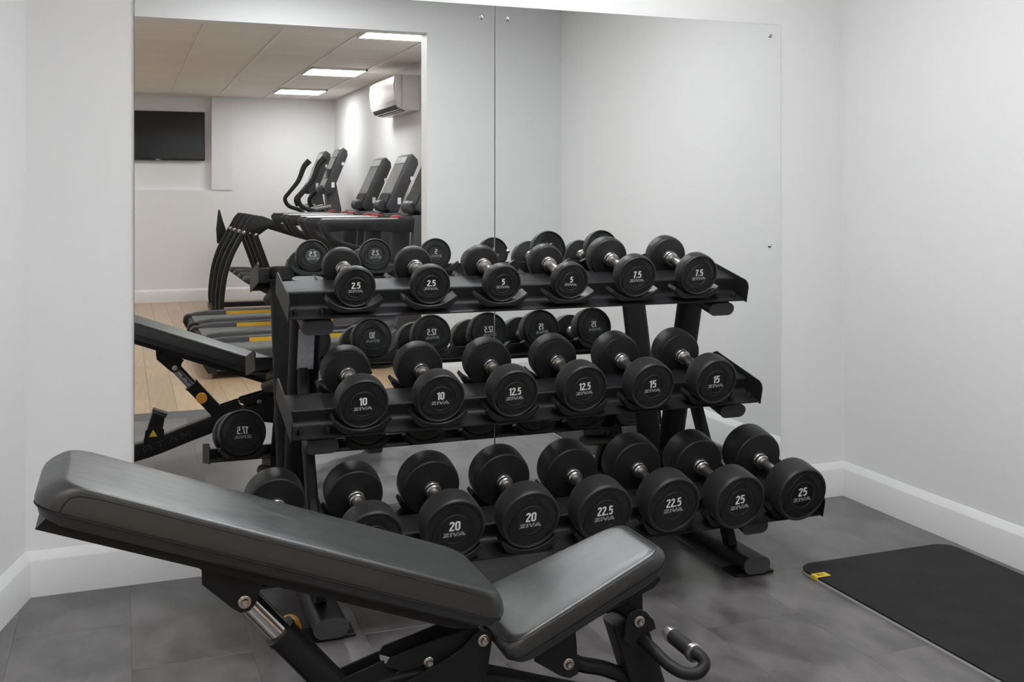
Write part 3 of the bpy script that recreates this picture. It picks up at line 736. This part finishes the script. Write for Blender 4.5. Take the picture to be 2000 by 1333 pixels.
# front post with the seat catch
part('front_post', sweep([(1.148, YC, 0.05), (1.067, YC, 0.300)], rrect(0.062, 0.082, 0.008), up=(1, 0, 0)), 'coat', bench, 40)
fbk = [(1.060, 0.322), (1.079, 0.328), (1.101, 0.318), (1.120, 0.297), (1.126, 0.277), (1.105, 0.270), (1.086, 0.264), (1.062, 0.243), (1.046, 0.262), (1.050, 0.300)]
for sg in (-1, 1):
    y0 = YC + sg * 0.042; y1 = y0 + sg * 0.007
    part('catch_plate', prism(fbk, min(y0, y1), max(y0, y1), 'y', 0.0012, 1), 'coat', bench, 30)
    bolt(1.083, YC + sg * 0.049, 0.300, sg)
part('catch_barrel', lathe([(0.017, -0.042), (0.017, 0.042)], 20, (1.083, YC, 0.300)), 'coat', bench)
part('catch_stem', box(1.062, 1.104, YC - 0.03, YC + 0.03, 0.300, 0.385, 0.004, 1), 'coat', bench, 0)
# lifting handle with foam grip
hp = smooth_path([(1.098, YC - 0.025, 0.252), (1.112, YC - 0.062, 0.236), (1.128, YC - 0.098, 0.218), (1.150, YC - 0.126, 0.207), (1.178, YC - 0.139, 0.207),
                  (1.200, YC - 0.133, 0.219), (1.200, YC - 0.120, 0.231), (1.192, YC - 0.106, 0.234)], 6)
hdl = part('lifting_handle', tube(hp, 0.0135, 14, up=(0, 0, 1)), 'coat', bench, 60)
part('grip', lathe([(0.0175, 0.0), (0.0178, 0.04), (0.0175, 0.085)], 22, (1.191, YC - 0.098, 0.2345)), 'grip', hdl)
part('grip_collar', lathe([(0.0135, -0.008), (0.0195, -0.008), (0.0205, -0.006), (0.0205, 0.004), (0.0185, 0.006), (0.0005, 0.006)], 24, (1.191, YC - 0.101, 0.2345)), 'aluminium', hdl)
part('grip_end', lathe([(0.0005, 0.0), (0.0182, 0.0), (0.0185, 0.002), (0.0185, 0.020), (0.017, 0.025), (0.012, 0.0265), (0.0005, 0.0268)], 24, (1.191, YC - 0.013, 0.2345)), 'aluminium', hdl)
# rest stop with a warning mark on the rear part of the beam
stp = part('rest_stop', prism([(0.085, 0.125), (0.128, 0.268), (0.180, 0.248), (0.172, 0.195), (0.160, 0.150)], YC - 0.022, YC + 0.022, 'y', 0.003, 1), 'coat', bench, 30)
part('bumper', prism([(0.124, 0.262), (0.130, 0.279), (0.190, 0.254), (0.183, 0.236)], YC - 0.03, YC + 0.03, 'y', 0.003, 1), 'cap', stp, 30)
tx, tz = 0.128, 0.170
part('warning_mark', prism([(tx - 0.018, tz - 0.014), (tx + 0.018, tz - 0.014), (tx, tz + 0.018)], YC + 0.0321, YC + 0.0327, 'y'), 'yellow', stp, 0)
part('stop_cheek', prism([(0.085, 0.115), (0.095, 0.185), (0.14, 0.205), (0.175, 0.185), (0.175, 0.14)], YC + 0.022, YC + 0.0318, 'y', 0.001, 1), 'coat', stp, 30)

# ------------------------------------------------------------------ gym machines (seen in the mirror)
def treadmill(y, label):
    t = thing('treadmill', label, 'treadmill', (1.35, y, 0), 'treadmills in the gym')
    part('deck', box(0.545, 2.15, y - 0.30, y + 0.30, 0.045, 0.145, 0.01, 1), 'gymblack', t, 0)
    part('running_belt', box(0.575, 1.72, y - 0.265, y + 0.265, 0.1455, 0.158, 0.004, 1), 'belt', t, 0)
    for sg in (-1, 1):
        yc_ = y + sg * 0.315
        rl = part('side_rail', prism([(0.56, 0.05), (0.53, 0.12), (0.60, 0.180), (0.70, 0.192), (1.78, 0.208), (1.78, 0.05)], yc_ - 0.045, yc_ + 0.045, 'y', 0.006, 2), 'gymgrey', t, 30)
        part('yellow_stripe', box(0.88, 1.76, yc_ - sg * 0.0455 - 0.003, yc_ - sg * 0.0455 + 0.003, 0.157, 0.188), 'stripe', rl, 0)
        part('rear_end_cap', prism([(0.525, 0.06), (0.505, 0.10), (0.515, 0.150), (0.54, 0.168), (0.60, 0.172), (0.60, 0.04), (0.54, 0.04)], yc_ - 0.047, yc_ + 0.047, 'y', 0.008, 2), 'gymblack', t, 30)
        part('upright', prism([(1.90, 0.15), (2.10, 0.15), (2.10, 0.55), (2.12, 1.10), (1.98, 1.10), (1.95, 0.75), (1.84, 0.30)], yc_ - 0.035, yc_ + 0.035, 'y', 0.01, 2), 'gymgrey', t, 30)
        hr = part('handrail', prism([(1.30, 1.070), (1.285, 1.045), (1.345, 0.930), (1.40, 0.885), (1.92, 0.730), (1.94, 0.79), (1.47, 0.915), (1.40, 0.950), (1.37, 0.985), (1.45, 0.995), (2.04, 0.975), (2.06, 1.075), (1.95, 1.085)],
                                    yc_ - 0.032, yc_ + 0.032, 'y', 0.012, 2), 'gymblack', t, 30)
        part('rail_cap', box(1.31, 1.86, yc_ - 0.030, yc_ + 0.030, 1.070, 1.083, 0.005, 2), 'gymsilver', hr, 0)
        part('heart_sensor', prism([(1.80, 1.075), (1.82, 1.100), (1.87, 1.104), (1.90, 1.082)], yc_ - 0.018, yc_ + 0.018, 'y', 0.008, 2), 'red', hr, 30)
    part('motor_hood', prism([(1.66, 0.155), (1.72, 0.215), (1.86, 0.29), (2.02, 0.325), (2.18, 0.31), (2.25, 0.22), (2.26, 0.05), (1.66, 0.05)], y - 0.33, y + 0.33, 'y', 0.02, 3), 'gymgrey', t, 30)
    part('dash_tray', prism([(1.93, 1.04), (1.95, 1.09), (2.13, 1.10), (2.16, 1.02)], y - 0.30, y + 0.30, 'y', 0.012, 2), 'gymblack', t, 30)
    cs = part('console', prism([(2.045, 1.13), (2.04, 1.17), (2.225, 1.575), (2.255, 1.590), (2.30, 1.545), (2.305, 1.50), (2.13, 1.10), (2.09, 1.09)], y - 0.20, y + 0.20, 'y', 0.014, 2), 'gymgrey', t, 30)
    d_ = Vector((0.185, 0, 0.405)).normalized(); n_ = Vector((-d_.z, 0, d_.x)); o_ = Vector((2.04, 0, 1.17))
    def face(u0, u1, yy0, yy1, v0, v1): return rings([[o_ + d_ * u + n_ * v + Vector((0, yq, 0)) for u, yq in ((u0, yy0), (u1, yy0), (u1, yy1), (u0, yy1))] for v in (v0, v1)])
    part('screen', face(0.10, 0.37, y - 0.165, y + 0.165, 0.0, 0.004), 'litscreen' if y < -4.5 and y > -5.5 else 'screen', cs, 0)
    part('screen_bezel', face(0.375, 0.435, y - 0.17, y + 0.17, 0.0, 0.006), 'gymsilver', cs, 0)
    part('button_panel', face(0.0, 0.09, y - 0.165, y + 0.165, 0.0, 0.008), 'gymblack', cs, 0)
    part('fan_housing', lathe([(0.0005, -0.09), (0.035, -0.088), (0.05, -0.075), (0.05, 0.075), (0.035, 0.088), (0.0005, 0.09)], 16, (2.035, y + 0.0, 1.155)), 'gymgrey', cs)
    part('rating_label', box(2.125, 2.155, y + 0.2003, y + 0.2012, 1.17, 1.225), 'print', cs, 0)
    part('rating_label', box(2.235, 2.26, y + 0.2003, y + 0.2012, 1.37, 1.40), 'print', cs, 0)
treadmill(-5.90, 'dark grey treadmill reflected in the mirror, farthest of three from the opening')
treadmill(-4.98, 'dark grey treadmill reflected in the mirror, middle of three')
treadmill(-4.06, 'dark grey treadmill reflected in the mirror, nearest of three to the opening')

def elliptical(y, label):
    t = thing('elliptical_trainer', label, 'elliptical trainer', (1.5, y, 0), 'elliptical trainers in the gym')
    part('base_frame', merge(box(0.98, 2.2, y - 0.035, y + 0.035, 0.02, 0.075, 0.006, 1), box(0.88, 0.96, y - 0.28, y + 0.28, 0.0005, 0.05, 0.006, 1), box(2.08, 2.16, y - 0.26, y + 0.26, 0.0005, 0.05, 0.006, 1)), 'gymblack', t, 0)
    for sg in (-1, 1):
        yy = y + sg * 0.225
        part('curved_leg', sweep(smooth_path([(1.114, yy, 0.868), (1.055, yy, 0.76), (0.996, yy, 0.64), (0.945, yy, 0.48), (0.918, yy, 0.32), (0.905, yy, 0.15), (0.915, yy, 0.02)], 4), rrect(0.05, 0.055, 0.016), up=(0, 1, 0)), 'gymblack', t, 40)
        am = part('swing_arm', prism([(1.090, 0.868), (1.16, 1.0), (1.204, 1.045), (1.30, 1.035), (1.42, 0.985), (1.90, 0.80), (1.90, 0.74), (1.36, 0.915), (1.30, 0.87), (1.229, 0.82), (1.18, 0.88), (1.12, 0.845)], yy - 0.022, yy + 0.022, 'y', 0.008, 2), 'gymblack', t, 30)
        for bx, bz in ((1.118, 0.872), (1.235, 0.845)):
            part('pivot_bolt', lathe([(0.019, 0.022), (0.019, 0.028), (0.012, 0.032), (0.0005, 0.032)], 14, (bx, yy, bz)), 'bolt', am)
        part('rear_leg', sweep([(1.229, yy, 0.845), (1.46, yy, 0.20)], rrect(0.05, 0.07, 0.01), up=(0, 1, 0)), 'gymblack', t, 40)
        pd = part('pedal', prism([(1.10, 0.40), (1.13, 0.44), (1.30, 0.435), (1.46, 0.40), (1.46, 0.36), (1.16, 0.36)], yy - 0.075, yy + 0.075, 'y', 0.015, 2), 'gymgrey', t, 30)
        part('pedal_arm', sweep([(1.20, yy, 0.36), (1.40, yy, 0.25), (1.86, yy, 0.33)], rrect(0.05, 0.07, 0.012), up=(0, 1, 0)), 'gymblack', t, 40)
        dx = 0.0 if sg > 0 else 0.20                     # the two bars swing in opposite phase
        hb = [(1.92, 1.62), (1.86, 1.55), (1.80, 1.40), (1.70, 1.27), (1.655, 1.20), (1.70, 1.12), (1.84, 1.06), (1.95, 0.90), (1.93, 0.45)]
        hb = smooth_path([(x_ + dx * max(0.0, min(1.0, (z_ - 0.45) / 0.8)), yy, z_) for x_, z_ in hb], 5)
        part('handlebar', tube(hb, 0.022, 10, up=(0, 1, 0), scales=[1.55 - 0.55 * min(1.0, q / 14) for q in range(len(hb))]), 'gymblack', t, 60)
    part('mast', prism([(1.93, 0.06), (2.19, 0.06), (2.17, 0.6), (2.12, 1.10), (2.06, 1.40), (1.96, 1.36), (1.99, 1.0), (1.97, 0.5)], y - 0.09, y + 0.09, 'y', 0.015, 2), 'gymgrey', t, 30)
    part('drive_shroud', prism([(1.72, 0.08), (1.66, 0.30), (1.72, 0.52), (1.90, 0.62), (2.12, 0.58), (2.26, 0.40), (2.26, 0.08)], y - 0.12, y + 0.12, 'y', 0.03, 3), 'gymgrey', t, 30)
    part('grip_bar', tube(smooth_path([(1.98, y - 0.24, 1.13), (1.86, y - 0.16, 1.10), (1.83, y, 1.095), (1.86, y + 0.16, 1.10), (1.98, y + 0.24, 1.13)], 5), 0.018, 10), 'gymsilver', t, 60)
    cs = part('console', prism([(1.935, 1.28), (1.93, 1.32), (2.09, 1.715), (2.12, 1.735), (2.165, 1.70), (2.17, 1.65), (2.01, 1.26), (1.97, 1.25)], y - 0.17, y + 0.17, 'y', 0.014, 2), 'gymgrey', t, 30)
    d_ = Vector((0.16, 0, 0.395)).normalized(); n_ = Vector((-d_.z, 0, d_.x)); o_ = Vector((1.93, 0, 1.32))
    for nm_, u0, u1, hw, m_ in (('screen', 0.11, 0.34, 0.14, 'screen'), ('screen_bezel', 0.345, 0.415, 0.145, 'gymsilver'), ('button_panel', 0.0, 0.10, 0.14, 'gymsilver')):
        part(nm_, rings([[o_ + d_ * u + n_ * v + Vector((0, y + q, 0)) for u, q in ((u0, -hw), (u1, -hw), (u1, hw), (u0, hw))] for v in (0, 0.005)]), m_, cs, 0)
    part('fan_housing', lathe([(0.0005, -0.08), (0.03, -0.078), (0.045, -0.065), (0.045, 0.065), (0.03, 0.078), (0.0005, 0.08)], 16, (1.925, y, 1.30)), 'gymgrey', cs)
    part('rating_label', box(2.00, 2.03, y + 0.1703, y + 0.1712, 1.32, 1.375), 'print', cs, 0)
    part('rating_label', box(2.105, 2.13, y + 0.1703, y + 0.1712, 1.55, 1.58), 'print', cs, 0)
elliptical(-8.10, 'black elliptical trainer reflected in the mirror, against the gym end wall')
part('rear_guard', prism([(0.985, 0.70), (0.975, 0.86), (0.998, 1.075), (1.014, 1.078), (1.05, 0.95), (1.08, 0.86), (1.08, 0.70)], -8.46, -8.42, 'y', 0.008, 2), 'gymblack',
     [o for o in COL.objects if o.name == 'elliptical_trainer'][0], 30)
elliptical(-7.18, 'black elliptical trainer reflected in the mirror, beside the farthest treadmill')

# television in the niche
tv = thing('television', 'black flat television on the gym end wall above the floor', 'television', (0.38, YG - 0.06, 1.645))
part('body', box(-0.14, 0.90, YG - 0.075, YG - 0.02, 1.645, 2.215, 0.004, 1), 'gymblack', tv, 0)
part('screen', box(-0.128, 0.888, YG - 0.0198, YG - 0.0185, 1.668, 2.204), 'screen', tv, 0)
part('logo', box(0.355, 0.405, YG - 0.0198, YG - 0.0175, 1.648, 1.660, 0.001, 1), 'gymsilver', tv, 0)
# split air conditioner
ac = thing('air_conditioner', 'white wall-mounted split air conditioner on the gym side wall', 'air conditioner', (2.42, -5.65, 1.985))
acp = [(2.4255, 1.985), (2.30, 1.985), (2.235, 2.005), (2.205, 2.055), (2.195, 2.20), (2.205, 2.275), (2.225, 2.295), (2.4255, 2.295)]
part('housing', prism(acp, -6.13, -5.17, 'y', 0.008, 2), 'whiteplastic', ac, 30)
part('front_panel', prism([(2.2035, 2.075), (2.190, 2.205), (2.200, 2.278), (2.206, 2.278), (2.198, 2.205), (2.2105, 2.075)], -6.115, -5.185, 'y', 0.001, 1), 'whiteplastic', ac, 30)
part('outlet', prism([(2.312, 1.9835), (2.300, 1.9830), (2.233, 2.0020), (2.216, 2.0300), (2.222, 2.034), (2.240, 2.010)], -6.08, -5.22, 'y'), 'darkslot', ac, 0)
for q in range(2):
    f0 = 0.25 + 0.42 * q
    cx, cz = 2.292 + (2.228 - 2.292) * f0, 1.9815 + (2.0015 - 1.9815) * f0
    part('louvre', box(cx - 0.006, cx + 0.006, -6.07, -5.23, cz - 0.004, cz + 0.0015), 'whiteplastic', ac, 0)
part('seam_line', box(2.26, 2.263, -5.1697, -5.1690, 2.00, 2.285), 'darkslot', ac, 0)
